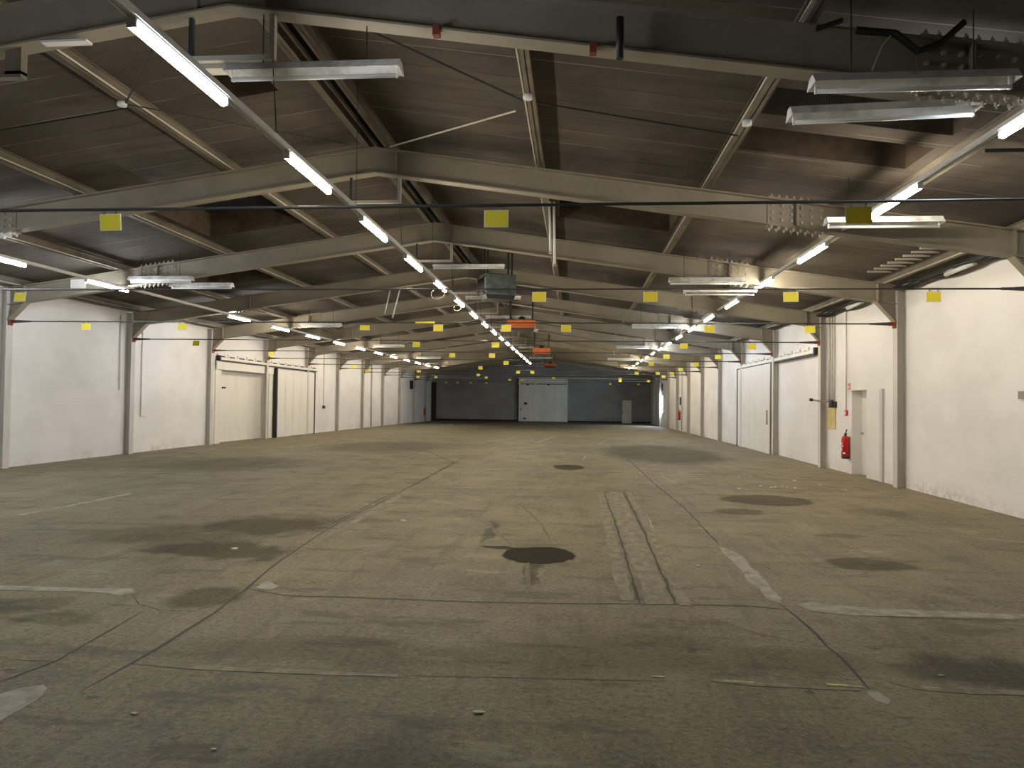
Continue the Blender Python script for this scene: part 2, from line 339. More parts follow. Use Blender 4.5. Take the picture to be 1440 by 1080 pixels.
patch('repair_strip', 'patch_faint', [(-12.4, 24.3), (-8.8, 24.9), (-8.8, 24.5), (-12.4, 23.9)], seed=13)
for i, (p, wd) in enumerate([
        ([(-2.92, 6.38), (-2.48, 6.2), (-1.77, 6.22), (-1.12, 6.21), (-.52, 6.22), (.32, 6.31), (.92, 6.37), (1.51, 6.38), (1.78, 6.31)], .024),
        ([(1.45, 30), (1.6, 22.6), (1.67, 15.8), (1.78, 12.17), (1.74, 9.1)], .03), ([(1.75, 6.52), (1.78, 6.11), (1.79, 5.63), (1.79, 5.17), (1.77, 4.62)], .032),
        ([(-3.3, 22), (-3.2, 11.54), (-3.24, 10.38), (-3.18, 8.87), (-3.05, 7.4), (-2.9, 6.33), (-2.83, 5.63), (-2.79, 4.9), (-2.82, 4.05)], .032),
        ([(-3.4, 5.64), (-3.34, 4.98), (-3.29, 4.49), (-3.38, 4.12)], .024), ([(1.02, 6.07), (1.22, 5.81), (1.38, 5.61), (1.56, 5.51), (1.72, 5.41)], .012),
        ([(-8, 14.0), (-3.45, 14.0), (-1.47, 14.07), (.43, 14.2), (2.33, 14.1), (6, 14.2)], .03), ([(-.14, 4.24), (.21, 4.13), (.51, 4.05)], .007),
        ([(-3.81, 6.1), (-3.55, 5.79), (-3.29, 5.65), (-3.02, 5.65), (-2.9, 5.87)], .014), ([(.55, 14.1), (.58, 10.5), (.56, 6.33)], .03), ([(.93, 14.18), (.92, 10.32), (.86, 6.36)], .035),
        ([(-3.67, 4.47), (-3.38, 4.48), (-3.29, 4.49)], .01), ([(-3.3, 13.6), (-3.3, 9.6)], .03), ([(1.78, 6.3), (2.6, 6.2), (6.4, 6.3)], .012),
        ([(-1.06, 4.5), (-.4, 4.55), (.5, 4.6), (.84, 4.66)], .008), ([(.56, 7.6), (.88, 7.62), (1.3, 7.66)], .012), ([(-5.2, 25), (-3.3, 20), (-3.2, 14.2)], .04)]):
    crack(p, wd, seed=i + 3)
for i, (p, wd) in enumerate([([(-1.82, 11.54), (-1.13, 9.98), (-.73, 8.66)], .05), ([(-.48, 7.8), (-.44, 7.1), (-.41, 6.54)], .05), ([(-.3, 9.2), (-.5, 10.5), (-.9, 12.2)], .04), ([(.1, 7.9), (.55, 7.95)], .03)]):
    crack(p, wd, 'tyre', seed=40 + i, name='tyre_mark', h=.0016)
for p in ([(.91, 4.64), (1.1, 4.63), (1.1, 4.655), (.91, 4.665)], [(1.54, 4.655), (1.74, 4.635), (1.74, 4.665), (1.54, 4.685)], [(.49, 4.66), (.57, 4.66), (.57, 4.685), (.49, 4.685)], [(2.1, 4.68), (2.2, 4.67), (2.2, 4.69), (2.1, 4.7)]):
    patch('yellow_paint_mark', 'paint_y', p, h=.0045, step=.04, amp=.004)
for i, (x, y, x2, y2, ww) in enumerate([(-9.3, 15.1, -8.7, 15.3, .07), (-7.8, 17.9, -7.5, 18.9, .06), (-1.6, 31, -1.0, 38, .12), (-4, 30, -3.2, 33, .12), (3.2, 15.1, 3.6, 15.1, .06), (-.3, 15.5, .2, 15.5, .06), (2.0, 15.3, 2.5, 15.3, .05), (1.1, 11.5, 1.05, 9.8, .03), (-5.5, 17.2, -5.0, 17.2, .06), (0.2, 21.5, 0.35, 23.5, .06), (0.9, 30, 1.4, 34, .06), (-1.4, 14.5, -0.6, 14.5, .06), (-2.4, 14.3, -1.7, 14.35, .06), (2.2, 15.8, 2.0, 17.2, .06), (-4.8, 19.5, -3.9, 19.6, .06), (5.0, 10.2, 6.4, 9.4, .06)]):
    crack([(x, y), (x2, y2)], ww, 'patch', 60 + i, .004, 'worn_paint_line')

# ------------------------------------------------------------------ setting: walls
# left wall: opening for the framed gate recess
def wall_x(name, x, sgn, holes, top, label, m='wall'):
    """wall at x, body on side sgn; holes = (y0, y1, z1, depth) recesses from the floor"""
    bm = MB(); t = .45; e = [YB - .2] + sum([[h[0], h[1]] for h in holes], []) + [YF + .3]
    for i in range(0, len(e), 2): bm.box((x, e[i], -.4), (x + sgn * t, e[i + 1], top))
    for (a, b, z1, dp) in holes:
        bm.box((x, a, z1), (x + sgn * t, b, top)); bm.box((x + sgn * dp, a, -.4), (x + sgn * t, b, z1))
    return struct(bm.build(name, m), label, 'wall')
TOPW = 4.42
wall_left = wall_x('wall_left', WL, -1, [(26.6, 31.0, 2.78, .34)], TOPW, 'long white painted brick wall on the left side')
wall_right = wall_x('wall_right', WR, 1, [(18.02, 18.95, 2.07, .27)], TOPW, 'long white painted brick wall on the right side')
bm = MB(); bm.prism([(WL - .45, -.5), (WR + .45, -.5), (WR + .45, 4.4), (RX, ZD + .1), (WL - .45, 4.4)], 'y', YF, YF + .3)
wall_far = struct(bm.build('wall_far', 'wallfar'), 'dark grey gable wall at the far end of the hall', 'wall')
bm = MB(); bm.prism([(WL - .45, -.1), (WR + .45, -.1), (WR + .45, 4.4), (RX, ZD + .1), (WL - .45, 4.4)], 'y', YB - .3, YB)
wall_back = struct(bm.build('wall_back', 'wall'), 'brick gable wall behind the camera', 'wall')
bs = MB().box((WL, YF - .03, -.35), (-5.3, YF, .02)).box((-.72, YF - .03, -.35), (WR, YF, .0))
struct(bs.build('baseboard_far', 'black'), 'black skirting along the foot of the far wall', 'baseboard')

# ceiling: two slopes of roof slabs with skylight holes
SKY = [(-7.85, -5.68, 12.45, 15.1, 'dark skylight opening in the left roof slope above the first tie rod sign'), (-4.72, -3.9, 8.4, 9.2, 'small dark blue roof hatch beside the nearest central lamp'),
       (2.1, 4.22, 7.95, 8.65, 'nearer dark skylight bay in the right roof slope below the nearest frame'), (2.1, 4.22, 9.05, 9.85, 'farther dark skylight bay in the right roof slope below the nearest frame'),
       (-.36, 1.82, 13.35, 14.75, 'dark skylight opening on the right slope beside two hanging tubes'),
       (-10.3, -8.15, 18.1, 19.8, 'dark skylight opening on the left slope above the paired dead tube lights'), (-.36, 1.82, 22.6, 24.2, 'dark skylight opening on the right slope beyond the dark green heater'), (-7.85, -5.68, 27.3, 28.8, 'far dark skylight opening on the left slope')]
bm = MB()
for side in (-1, 1):
    x_out = (WL - .5) if side < 0 else (WR + .5)
    hs = [h for h in SKY if (h[0] + h[1]) / 2 * side > RX * side]
    rs = RX + side * .07
    xs = sorted({x_out, rs} | {h[0] for h in hs} | {h[1] for h in hs}); yy = sorted({YB - .3, YF + .3} | {h[2] for h in hs} | {h[3] for h in hs})
    for xa, xb in zip(xs, xs[1:]):
        for ya, yb in zip(yy, yy[1:]):
            cx, cy = (xa + xb) / 2, (ya + yb) / 2
            if any(h[0] < cx < h[1] and h[2] < cy < h[3] for h in hs): continue
            for z, in ((ZD,), (ZD + .12,)):
                bm.poly([(xa, ya, rz(xa, z)), (xb, ya, rz(xb, z)), (xb, yb, rz(xb, z)), (xa, yb, rz(xa, z))])
bmesh.ops.remove_doubles(bm.b, verts=bm.b.verts, dist=.0005)
ceiling = struct(bm.build('ceiling', 'deck'), 'brown roof of slabs with painted dark shade patches, pitched both ways from the ridge', 'ceiling')
rc = MB().box((RX - .1, YB - .2, ZD + .3), (RX + .1, YF + .2, ZD + .34)).box((RX - .1, YB - .2, ZD + .0), (RX - .07, YF + .2, ZD + .3)).box((RX + .07, YB - .2, ZD), (RX + .1, YF + .2, ZD + .3)).build('trim_2', 'black')  # added black channel that makes the shade between the ridge purlins
struct(rc, 'black-lined slot added along the ridge to darken the shaded gap between the twin purlins', 'ridge slot')
for i, (xa, xb, ya, yb, lb) in enumerate(SKY):
    H = .5; bm = MB(); t = .03
    for (x0, x1, y0, y1) in ((xa - t, xa, ya - t, yb + t), (xb, xb + t, ya - t, yb + t), (xa, xb, ya - t, ya), (xa, xb, yb, yb + t)):
        zs = [rz(x0, ZD), rz(x1, ZD)]
        bm.prism([(x0, zs[0] + .005), (x1, zs[1] + .005), (x1, zs[1] + H), (x0, zs[0] + H)], 'y', y0, y1)
    wdw = struct(bm.build('window_%d' % (i + 1), 'curb'), lb, 'window')
    p = MB().prism([(xa - t, rz(xa, ZD) + H), (xb + t, rz(xb, ZD) + H), (xb + t, rz(xb, ZD) + H + .03), (xa - t, rz(xa, ZD) + H + .03)], 'y', ya - t, yb + t).build('pane', 'void', wdw)
    p['kind'] = 'structure'; p['label'] = 'blackened skylight pane'
    if yb - ya > .7:
        b2 = MB()
        for k in (1, 2):
            y = ya + (yb - ya) * k / 3
            b2.prism([(xa, rz(xa, ZD) + H - .06), (xb, rz(xb, ZD) + H - .06), (xb, rz(xb, ZD) + H), (xa, rz(xa, ZD) + H)], 'y', y - .02, y + .02)
        g = b2.build('glazing_bar', 'purlin', wdw); g['kind'] = 'structure'

# doors -------------------------------------------------------------
def door_part(name, m, a, b, par, bevel=0, label=None):
    o = box(name, m, a, b, par, bevel); o['kind'] = 'structure'
    if label: o['label'] = label
    return o
# framed recessed gate, left wall
d1 = struct(MB().box((WL - .335, 26.6, -.1), (WL - .31, 31.0, 2.78)).build('door_1', 'doorwhite'), 'white framed gate set back in the left wall under the roller track', 'door')
fr = MB().box((WL - .02, 26.2, -.15), (WL + .05, 26.62, 3.1)).box((WL - .02, 30.98, -.15), (WL + .05, 31.35, 3.1)).box((WL - .02, 26.2, 2.76), (WL + .09, 31.35, 3.1)).build('door_frame', 'doorwhite', d1, .01); fr['kind'] = 'structure'
door_part('latch', 'dark', (WL + .05, 26.66, 2.05), (WL + .1, 26.9, 2.12), d1)
door_part('notice_plate', 'paint_y', (WL - .31, 27.0, 2.2), (WL - .295, 27.3, 2.45), d1, 0, 'small yellow green notice square')
# sliding door leaf, left
def slide_leaf(name, x, sgn, ya, yb, z1, nb, m, label):
    bm = MB(); wdt = (yb - ya) / nb
    for k in range(nb): bm.box((x, ya + k * wdt + .008, .02 + fz(yb)), (x + sgn * .07, ya + (k + 1) * wdt - .008, z1))
    bm.box((x + sgn * .015, ya, .02 + fz(yb)), (x + sgn * .055, yb, z1))
    return struct(bm.build(name, m, None, .004), label, 'door')
d2 = slide_leaf('door_2', WL + .1, 1, 31.55, 36.2, 3.02, 5, 'doorwhite', 'white boarded sliding door on the left wall beyond the framed gate')
door_part('edge_channel', 'dark', (WL + .08, 31.42, -.05), (WL + .2, 31.55, 3.05), d2)
door_part('edge_channel', 'dark', (WL + .08, 36.2, -.06), (WL + .2, 36.28, 3.05), d2)
d3 = struct(MB().box((WR + .24, 18.02, 0), (WR + .28, 18.95, 2.07)).build('door_3', 'doorwhite'), 'narrow cream door set deep in the right wall beside the fire extinguisher', 'door')
door_part('door_handle', 'galv', (WR + .2, 18.82, 1.0), (WR + .24, 18.92, 1.04), d3)
door_part('vent_grille', 'frame', (WR + .2, 18.04, 1.9), (WR + .24, 18.4, 2.05), d3)
d4 = slide_leaf('door_4', WR - .1, -1, 26.0, 31.1, 3.12, 5, 'doorwhite', 'pale boarded sliding door hanging on the right wall track')
door_part('edge_channel', 'dark', (WR - .19, 31.1, -.05), (WR - .08, 31.2, 3.15), d4)
door_part('edge_channel', 'galv', (WR - .19, 25.9, 0), (WR - .08, 26.0, 3.15), d4)
door_part('pull_handle', 'galv', (WR - .23, 26.3, 1.0), (WR - .17, 26.34, 1.5), d4)
# far sliding gate
bm = MB(); xs = [-5.22, -4.5, -3.6, -2.75, -1.75, -.8]
for a, b in zip(xs, xs[1:]): bm.box((a + .015, YF - .2, -.1), (b - .015, YF - .12, 3.3))
bm.box((-5.22, YF - .17, -.1), (-.8, YF - .13, 3.3)); bm.box((-5.22, YF - .14, 3.3), (-.8, YF - .02, 3.95))
d5 = struct(bm.build('door_5', 'doorgrey'), 'tall pale grey sliding gate in the middle of the far wall', 'door')
door_part('roller_rail', 'rail', (-5.3, YF - .24, 3.84), (WR - .3, YF - .1, 3.94), d5)
door_part('guide_rail', 'dark', (-5.2, YF - .22, 3.3), (-.8, YF - .19, 3.36), d5)
for (x, z, s, h) in ((-4.72, 1.42, .28, .2), (-4.5, 3.2, .2, .14), (-2.6, 3.2, .2, .14), (-4.78, .1, .24, .12), (-5.05, .9, .08, .16)):
    door_part('lock_plate' if z < 3 else 'roller_bracket', 'black', (x, YF - .25, z), (x + s, YF - .2, z + h), d5)
door_part('edge_seal', 'black', (-5.36, YF - .2, -.15), (-5.22, YF - .02, 3.95), d5)
door_part('edge_channel', 'rail', (-.8, YF - .2, -.1), (-.7, YF - .02, 3.95), d5)
d6 = struct(box('door_6', 'doorgrey', (4.25, YF - .06, -.18), (5.1, YF - .01, 1.92)), 'small grey door in the far wall at its right end', 'door')
door_part('door_handle', 'black', (4.28, YF - .1, .8), (4.36, YF - .06, .9), d6)
# dark doorway edge at the far left corner
struct(box('trim_1', 'black', (WL + .0, YF - .5, -.3), (WL + .38, YF, 3.4)), 'black corner post where the left and far walls meet', 'post')
# window slit with daylight, far right wall
wn = struct(MB().box((WR - .03, 58.6, .9), (WR, 59.55, 2.33)).build('window_9', 'doorwhite'), 'bright daylight slit in the right wall near the far end', 'window')
p = box('pane', 'daylight', (WR - .04, 58.7, .98), (WR - .03, 59.45, 2.27), wn); p['kind'] = 'structure'; p['label'] = 'pane glowing with daylight'
tag(box('vent_grille', 'black', (WR - .05, 58.75, 2.68), (WR, 59.25, 3.25)), 'black square vent on the right wall above the daylight slit', 'vent')
tag(box('vent_grille', 'black', (WL, 58.4, 2.6), (WL + .05, 59.5, 3.3)), 'black square vent high on the far end of the left wall', 'vent')

# sliding door tracks -----------------------------------------------
def track(x, sgn, ya, yb, z, label, nb):
    t = thing('door_track', label, 'track', (x, (ya + yb) / 2, z))
    MB().box((x, ya, z), (x + sgn * .12, yb, z + .1)).build('rail', 'doorwhite', t, .006)
    MB().box((x + sgn * .02, ya + .05, z - .05), (x + sgn * .1, yb, z)).build('roller_slot', 'black', t)
    for k in range(nb):
        y = ya + .3 + k * (yb - ya - .6) / (nb - 1)
        MB().box((x, y - .13, z + .105), (x + sgn * .1, y + .13, z + .15)).build('bracket', 'dark' if sgn > 0 else 'galv', t); MB().box((x - sgn * .04, y - .2, z + .1), (x - sgn * .005, y + .2, z + .24)).build('fixing_plate', 'doorwhite', t)
    MB().box((x, ya - .05, z - .04), (x + sgn * .14, ya + .06, z + .16)).build('end_stop', 'black', t)
track(WL + .05, 1, 26.25, 36.6, 3.12, 'white roller track with brackets above the left gate and sliding door', 13)
track(WR - .05, -1, 21.3, 31.25, 3.16, 'white roller track along the right wall above the sliding door', 12)

# ------------------------------------------------------------------ steel frames
BOLT = None
def rafter_mesh(side, y):
    x0, x1 = RX, (XL if side < 0 else XR); bm = MB(); wf = .1
    q = lambda za, zb: [(x0, rz(x0, za)), (x1, rz(x1, za)), (x1, rz(x1, zb)), (x0, rz(x0, zb))]
    bm.prism(q(ZB + .015, ZT - .015), 'y', y - .008, y + .008)
    bm.prism(q(ZB, ZB + .02), 'y', y - wf, y + wf); bm.prism(q(ZT - .02, ZT), 'y', y - wf, y + wf)
    k = KL if side < 0 else KR
    bm.box((k - .012, y - wf, rz(k, ZB)), (k + .012, y + wf, rz(k, ZT)))
    xs = x0 + side * .32; bm.box((xs - .01, y - .07, rz(xs, ZB)), (xs + .01, y + .07, rz(xs, ZT)))
    return bm
def splice(par, side, y, detail):
    xa, xb = (2.82, 3.66) if side > 0 else (-9.96, -9.12)
    bm = MB(); q = lambda a, b, za, zb: [(a, rz(a, za)), (b, rz(b, za)), (b, rz(b, zb)), (a, rz(a, zb))]
    xm = (xa + xb) / 2
    for a, b in ((xa, xm - .015), (xm + .015, xb)):
        bm.prism(q(a, b, ZB + .035, ZT - .035), 'y', y - .022, y + .022)
        bm.prism(q(a, b, ZB - .016, ZB), 'y', y - .1, y + .1); bm.prism(q(a, b, ZT, ZT + .016), 'y', y - .1, y + .1)
    bm.box((xm - .014, y - .1, rz(xm, ZB) - .01), (xm + .014, y + .1, rz(xm, ZT) + .01))
    hexs = []
    def bolt(cx, cy, cz, ax):
        hexs.append((cx, cy, cz, ax))
    for grp in ((xa + .07, xm - .07), (xm + .07, xb - .07)):
        for k in range(3):
            x = grp[0] + (grp[1] - grp[0]) * k / 2
            for z in (ZB + .1, ZB + .2, ZB + .31): bolt(x, y - .022, rz(x, z), 'y')
        for k in range(4):
            x = grp[0] - .02 + (grp[1] - grp[0] + .04) * k / 3
            for dy in (-.07, .07):
                bolt(x, y + dy, rz(x, ZB) - .016, 'd')
            bolt(x, y - .07, rz(x, ZT) + .016, 'u')
    if not detail:
        for (cx, cy, cz, ax) in hexs:
            if ax == 'y': bm.box((cx - .018, cy - .022, cz - .018), (cx + .018, cy, cz + .018))
            elif ax == 'd': bm.box((cx - .018, cy - .018, cz - .03), (cx + .018, cy + .018, cz))
            else: bm.box((cx - .018, cy - .018, cz), (cx + .018, cy + .018, cz + .03))
        return bm.build('splice_plate', 'frame', par)
    sp = bm.build('splice_plate', 'frame', par); wm = parent_world(sp)
    global BOLT
    for (cx, cy, cz, ax) in hexs:
        if BOLT is None:
            b = MB().tube([(0, 0, 0), (0, 0, .024)], .022, 6).tube([(0, 0, .02), (0, 0, .05)], .01, 6).build('bolt', 'bolt'); BOLT = b
        else:
            b = BOLT.copy(); COL.objects.link(b)
        b.parent = sp; b.matrix_parent_inverse = wm.inverted() if False else (parent_world(par) @ Matrix.Identity(4)).inverted() if False else Matrix.Identity(4)
        # the splice plate's own frame is the world frame shifted by nothing: its mesh is in world units
        b.matrix_parent_inverse = (parent_world(sp)).inverted()
        b.location = (cx, cy, cz); b.rotation_euler = {'y': (R(90), 0, 0), 'd': (R(180), 0, 0), 'u': (0, 0, 0)}[ax]
    return sp
NF = list(range(-2, 11))
frame_lab = ['nearest dark steel roof frame crossing the top of the photo', 'second steel roof frame, the first seen whole with the yellow signs before it']
for idx, n in enumerate(NF):
    y = FY(n)
    lb = frame_lab[idx] if idx < 2 else '%s grey steel roof frame counted from the camera' % ORD[idx]
    if idx == len(NF) - 1: lb = 'last steel roof frame standing close to the far gable wall'
    t = thing('portal_frame', lb, 'frame', (RX, y, 0), 'steel roof frames across the hall')
    for side in (-1, 1):
        rafter_mesh(side, y).build('rafter', 'frame', t)
        xc = XL if side < 0 else XR; s = side
        zb = fz(y) - .05; zt = rz(xc, ZT)
        bm = MB().box((xc, y - .1, zb), (xc + s * .016, y + .1, zt)).box((xc + s * .01, y - .006, zb), (xc + s * .19, y + .006, zt)).box((xc + s * .174, y - .1, zb), (xc + s * .19, y + .1, zt))
        bm.build('column', 'column', t)
        k = KL if side < 0 else KR
        bm = MB().prism([(k, rz(k, ZB)), (xc, rz(xc, ZB)), (xc, 3.46)], 'y', y - .008, y + .008)
        bm.prism([(k, rz(k, ZB)), (xc, 3.46), (xc, 3.43), (k - s * .03, rz(k, ZB))], 'y', y - .09, y + .09)
        bm.build('haunch_bracket', 'frame', t)
        splice(t, side, y, n <= -1 or (n == 0))
    zl = 4.79
    MB().box((-3.56, y - .02, zl), (-3.52, y + .02, rz(-3.54, ZB))).build('hanger_post', 'rod', t)
    MB().box((-2.795, y - .03, zl + .022), (-2.745, y + .03, rz(-2.77, ZB))).box((-3.56, y - .03, zl - .022), (-2.745, y + .03, zl + .022)).build('hanger_bracket', 'pipe', t)
    if n == 0: MB().box((-11.66, y - .03, 4.19), (-11.29, y - .008, 4.40)).build('pale_plate', 'label', t)['label'] = 'pale patch of lamplight on the rafter web, built as a plate'  # pale slab standing in for a lamp highlight on the web
    if n == -2:
        MB().box((-4.95, y - .09, 4.955), (-4.5, y + .0, 4.975)).build('pale_plate', 'label', t)['label'] = 'small white plate under the rafter'
        for x in (-1.25, .12): MB().box((x - .03, y - .12, rz(x, ZB) - .06), (x + .03, y - .04, rz(x, ZB) + .03)).build('clamp', 'rust', t)['label'] = 'rusty red clamp'
        MB().box((-5.33, y - .04, 4.69), (-5.17, y + .04, 4.99)).box((-6.3, y - .04, 4.66), (-5.17, y + .04, 4.72)).build('hanger_bracket', 'purlin', t)

# purlins -------------------------------------------------------------
PX = [(-12.95, 'outermost purlin on the left along the eave'), (-10.5, 'third purlin left of the ridge'), (-8.0, 'second purlin left of the ridge'), (-5.52, 'first purlin left of the ridge'), (-3.27, 'left one of the twin ridge purlins'),
      (-2.93, 'right one of the twin ridge purlins'), (-.56, 'first purlin right of the ridge'), (1.93, 'second purlin right of the ridge'), (4.4, 'third purlin right of the ridge'), (6.5, 'outermost purlin on the right along the eave')]
for x, lb in PX:
    t = thing('purlin', 'long brown steel roof beam, ' + lb, 'purlin', (x, 30, rz(x, ZT)), 'roof purlins running the length of the hall')
    z0 = rz(x, ZT) + .004; z1 = rz(x, ZD) - .006; bm = MB()
    bm.box((x - .05, YB + .1, z0), (x + .05, YF - .02, z0 + .012)).box((x - .006, YB + .1, z0), (x + .006, YF - .02, z1)).box((x - .04, YB + .1, z1 - .012), (x + .04, YF - .02, z1))
    bm.build('beam', 'purlin', t)
    if abs(x - RX) > .5:
        s = -1 if x < RX else 1
        MB().tube([(x + s * -.075, YB + .2, z0 + .03), (x + s * -.075, YF - .1, z0 + .03)], .012, 6).build('conduit', 'pipe', t)['label'] = 'pale conduit along the purlin'
        if -9 < x < 2:
            MB().tube([(x - .03, 8.45, z0 - .05), (x - .03, 8.45, z0)], .055, 12).build('junction_box', 'white', t)['label'] = 'round white junction box'

# tie rods and yellow sheets -------------------------------------------
SIGNS = {-2: [-4.28, -.71, 2.36], -1: [-9.03, -.57, 1.11, 3.17, 5.2], 0: [-11.27, -8.95, -4.7, -3.04, -1.53, -.22, 2.84, 4.93], 1: [-11.2, -4.59, -2.29, 3.0, 4.86], 2: [-10.96, -4.35, -2.94, 3.1, 4.85],
         3: [-2.9, 3.08, 4.88], 4: [-10.85, -4.6, 4.93], 5: [-11.6, -8.66, -3.15, -2.37, 3.27, 4.4, 5.15], 6: [-5.98, 5.27], 7: [-10.8, -9.55, -6.08, -1.5, 2.97], 8: [-4.9, -3.96, 3.26, 5.32], 10: [-11.4, -10.4, -9.2, -7.84, -4.9, -3.48, 2.98, 5.42]}
protoS = None
def make_sign():
    t = bpy.data.objects.new('hanging_sign', None); COL.objects.link(t); t.empty_display_size = .1
    MB().box((-.108, -.002, -.076), (.108, .002, .076)).build('laminate', 'sheet', t)
    a = MB().box((-.1, -.0035, -.068), (.1, .0035, .068)).build('yellow_sheet', 'yellow', t)
    b = MB()
    for x in (-.06, .06): b.tube([(x, 0, .07), (x, -.014, .1), (x, 0, .12), (x, .014, .1), (x, 0, .07)], .003, 5)
    c = b.build('wire_clips', 'dark', t)
    kids[t.name] = [o for o in COL.objects if o.parent == t]
    return t
for idx, n in enumerate(NF):
    y = FY(n); t = thing('tie_rod', ('nearest' if idx == 0 else ORD[idx]) + ' thin dark steel tie rod strung across the hall' + (' in front of the camera' if idx == 0 else ', counted from the camera'), 'tie rod', (RX, y, ROD), 'tie rods across the hall')
    MB().tube([(XL + .35, y, ROD), (RX, y, ROD), (XR - .35, y, ROD)], .014, 8).build('rod', 'rod', t)
    for s, x in ((-1, XL), (1, XR)):
        MB().tube([(x - s * .12, y, ROD), (x - s * .2, y, ROD), (x - s * .45, y, ROD), (x - s * .52, y, ROD)], [.034, .034, .022, .022], 8).build('turnbuckle', 'rod', t)
        MB().box((x - s * .005, y - .07, ROD - .09), (x - s * .03, y + .07, ROD + .09)).box((x - s * .03, y - .012, ROD - .04), (x - s * .14, y + .012, ROD + .04)).build('anchor_plate', 'rust', t)
    xs = SIGNS.get(n, [])
    for k, x in enumerate(xs):
        if protoS is None: o = protoS = make_sign()
        else: o = dup(protoS)
        o.location = (x, y, ROD - .118); rnd = random.Random(n * 31 + k)
        o.rotation_euler = (R(rnd.uniform(-9, 6)), 0, R(rnd.uniform(-7, 7)))
        if (n, k) in ((0, 2),): o.rotation_euler = (R(-38), R(0), R(15))
        pos = 'from the left' ; lb = '%s yellow sheet from the left on the %s tie rod' % (ORD[k], 'nearest' if idx == 0 else ORD[idx])
        tag(o, lb + (' from the camera' if idx else ''), 'sign', 'yellow sheets hung on the tie rods')

# ------------------------------------------------------------------ light rails and lit tubes
ROWS = [('left', -10.26, 4.14, 'left', [4.95, 8.15, 11.4, 14.55, 20.9, 24.05, 27.2, 30.4, 33.6, 36.8, 40.0, 43.2, 46.4, 49.6, 52.8], 1.45, 55.0),
        ('middle', -2.714, 3.99, 'middle', [4.2 + 2.41 * k for k in range(17)], 1.2, 44.5),
        ('right', 3.925, 4.249, 'right', [6.52] + [5.6 + 3.17 * k for k in range(1, 16)], 1.45, 55.0)]
CN = {'left': 21.5, 'middle': 5.0, 'right': 7.0}          # lamps up to here are cool white
SEEN = {'left': 9.0, 'middle': 3.0, 'right': 4.5}           # lamps before this are out of view behind the photo's edge
protoL = {}
for key, x, z, nm, starts, L, yend in ROWS:
    t = thing('light_rail', 'long white lamp rail of the %s row hung under the roof' % nm, 'light rail', (x, 20, z), 'lamp rails')
    MB().box((x - .035, -2, z + .03), (x + .035, yend, z + .075)).box((x - .028, -2, z + .02), (x - .02, yend, z + .03)).box((x + .02, -2, z + .02), (x + .028, yend, z + .03)).build('channel', 'rail', t)
    for n in NF:
        y = FY(n) + .0
        if y > yend: continue
        zt = rz(x, ZB)
        if key == 'middle':
            MB().tube([(x, y - .01, z + .075), (x - .05, y - .01, 4.76)], .005, 5).build('suspension_wire', 'dark', t)
            MB().tube([(x, y + 2.4, z + .075), (x, y + 2.4, rz(x, ZD))], .004, 5).build('suspension_wire', 'dark', t)
        else:
            MB().box((x - .05, y - .03, z + .07), (x + .05, y + .03, max(zt - .002, z + .085))).build('bracket', 'rail', t)
    cnt = 0
    for k, y in enumerate(starts):
        cool = y < CN[key] or (key == 'right' and 24 < y < 37); pk = (cool, L); LR = L
        if key == 'right' and y < 7: LR = .64; pk = (cool, LR)
        if pk not in protoL:
            o = bpy.data.objects.new('tube_lamp', None); COL.objects.link(o); o.empty_display_size = .1
            MB().tube([(0, .02, -.02), (0, LR - .02, -.02)], .034, 12).build('lit_tube', 'lamp_cool' if cool else 'lamp_warm', o)
            for a, b in ((0, .02), (LR - .02, LR)): MB().box((-.03, a, -.045), (.03, b, .012)).build('end_cap', 'rail', o)
            MB().box((-.03, 0, .012), (.03, LR, .028)).build('base', 'rail', o)
            kids[o.name] = [c for c in COL.objects if c.parent == o]; protoL[pk] = o
        else: o = dup(protoL[pk])
        o.location = (x, y, z)
        seen = y > SEEN[key]; back = [q for q in starts if q <= SEEN[key]]; cnt += seen
        tag(o, '%s lit %s white tube of the %s lamp row, counted from the camera' % (ORD[cnt - 1], 'cool' if cool else 'warm', nm) if seen else '%s lit tube of the %s lamp row outside the photo' % (ORD[len(back) - 1 - back.index(y)], nm), 'lamp', 'lit tubes of the %s row' % nm)

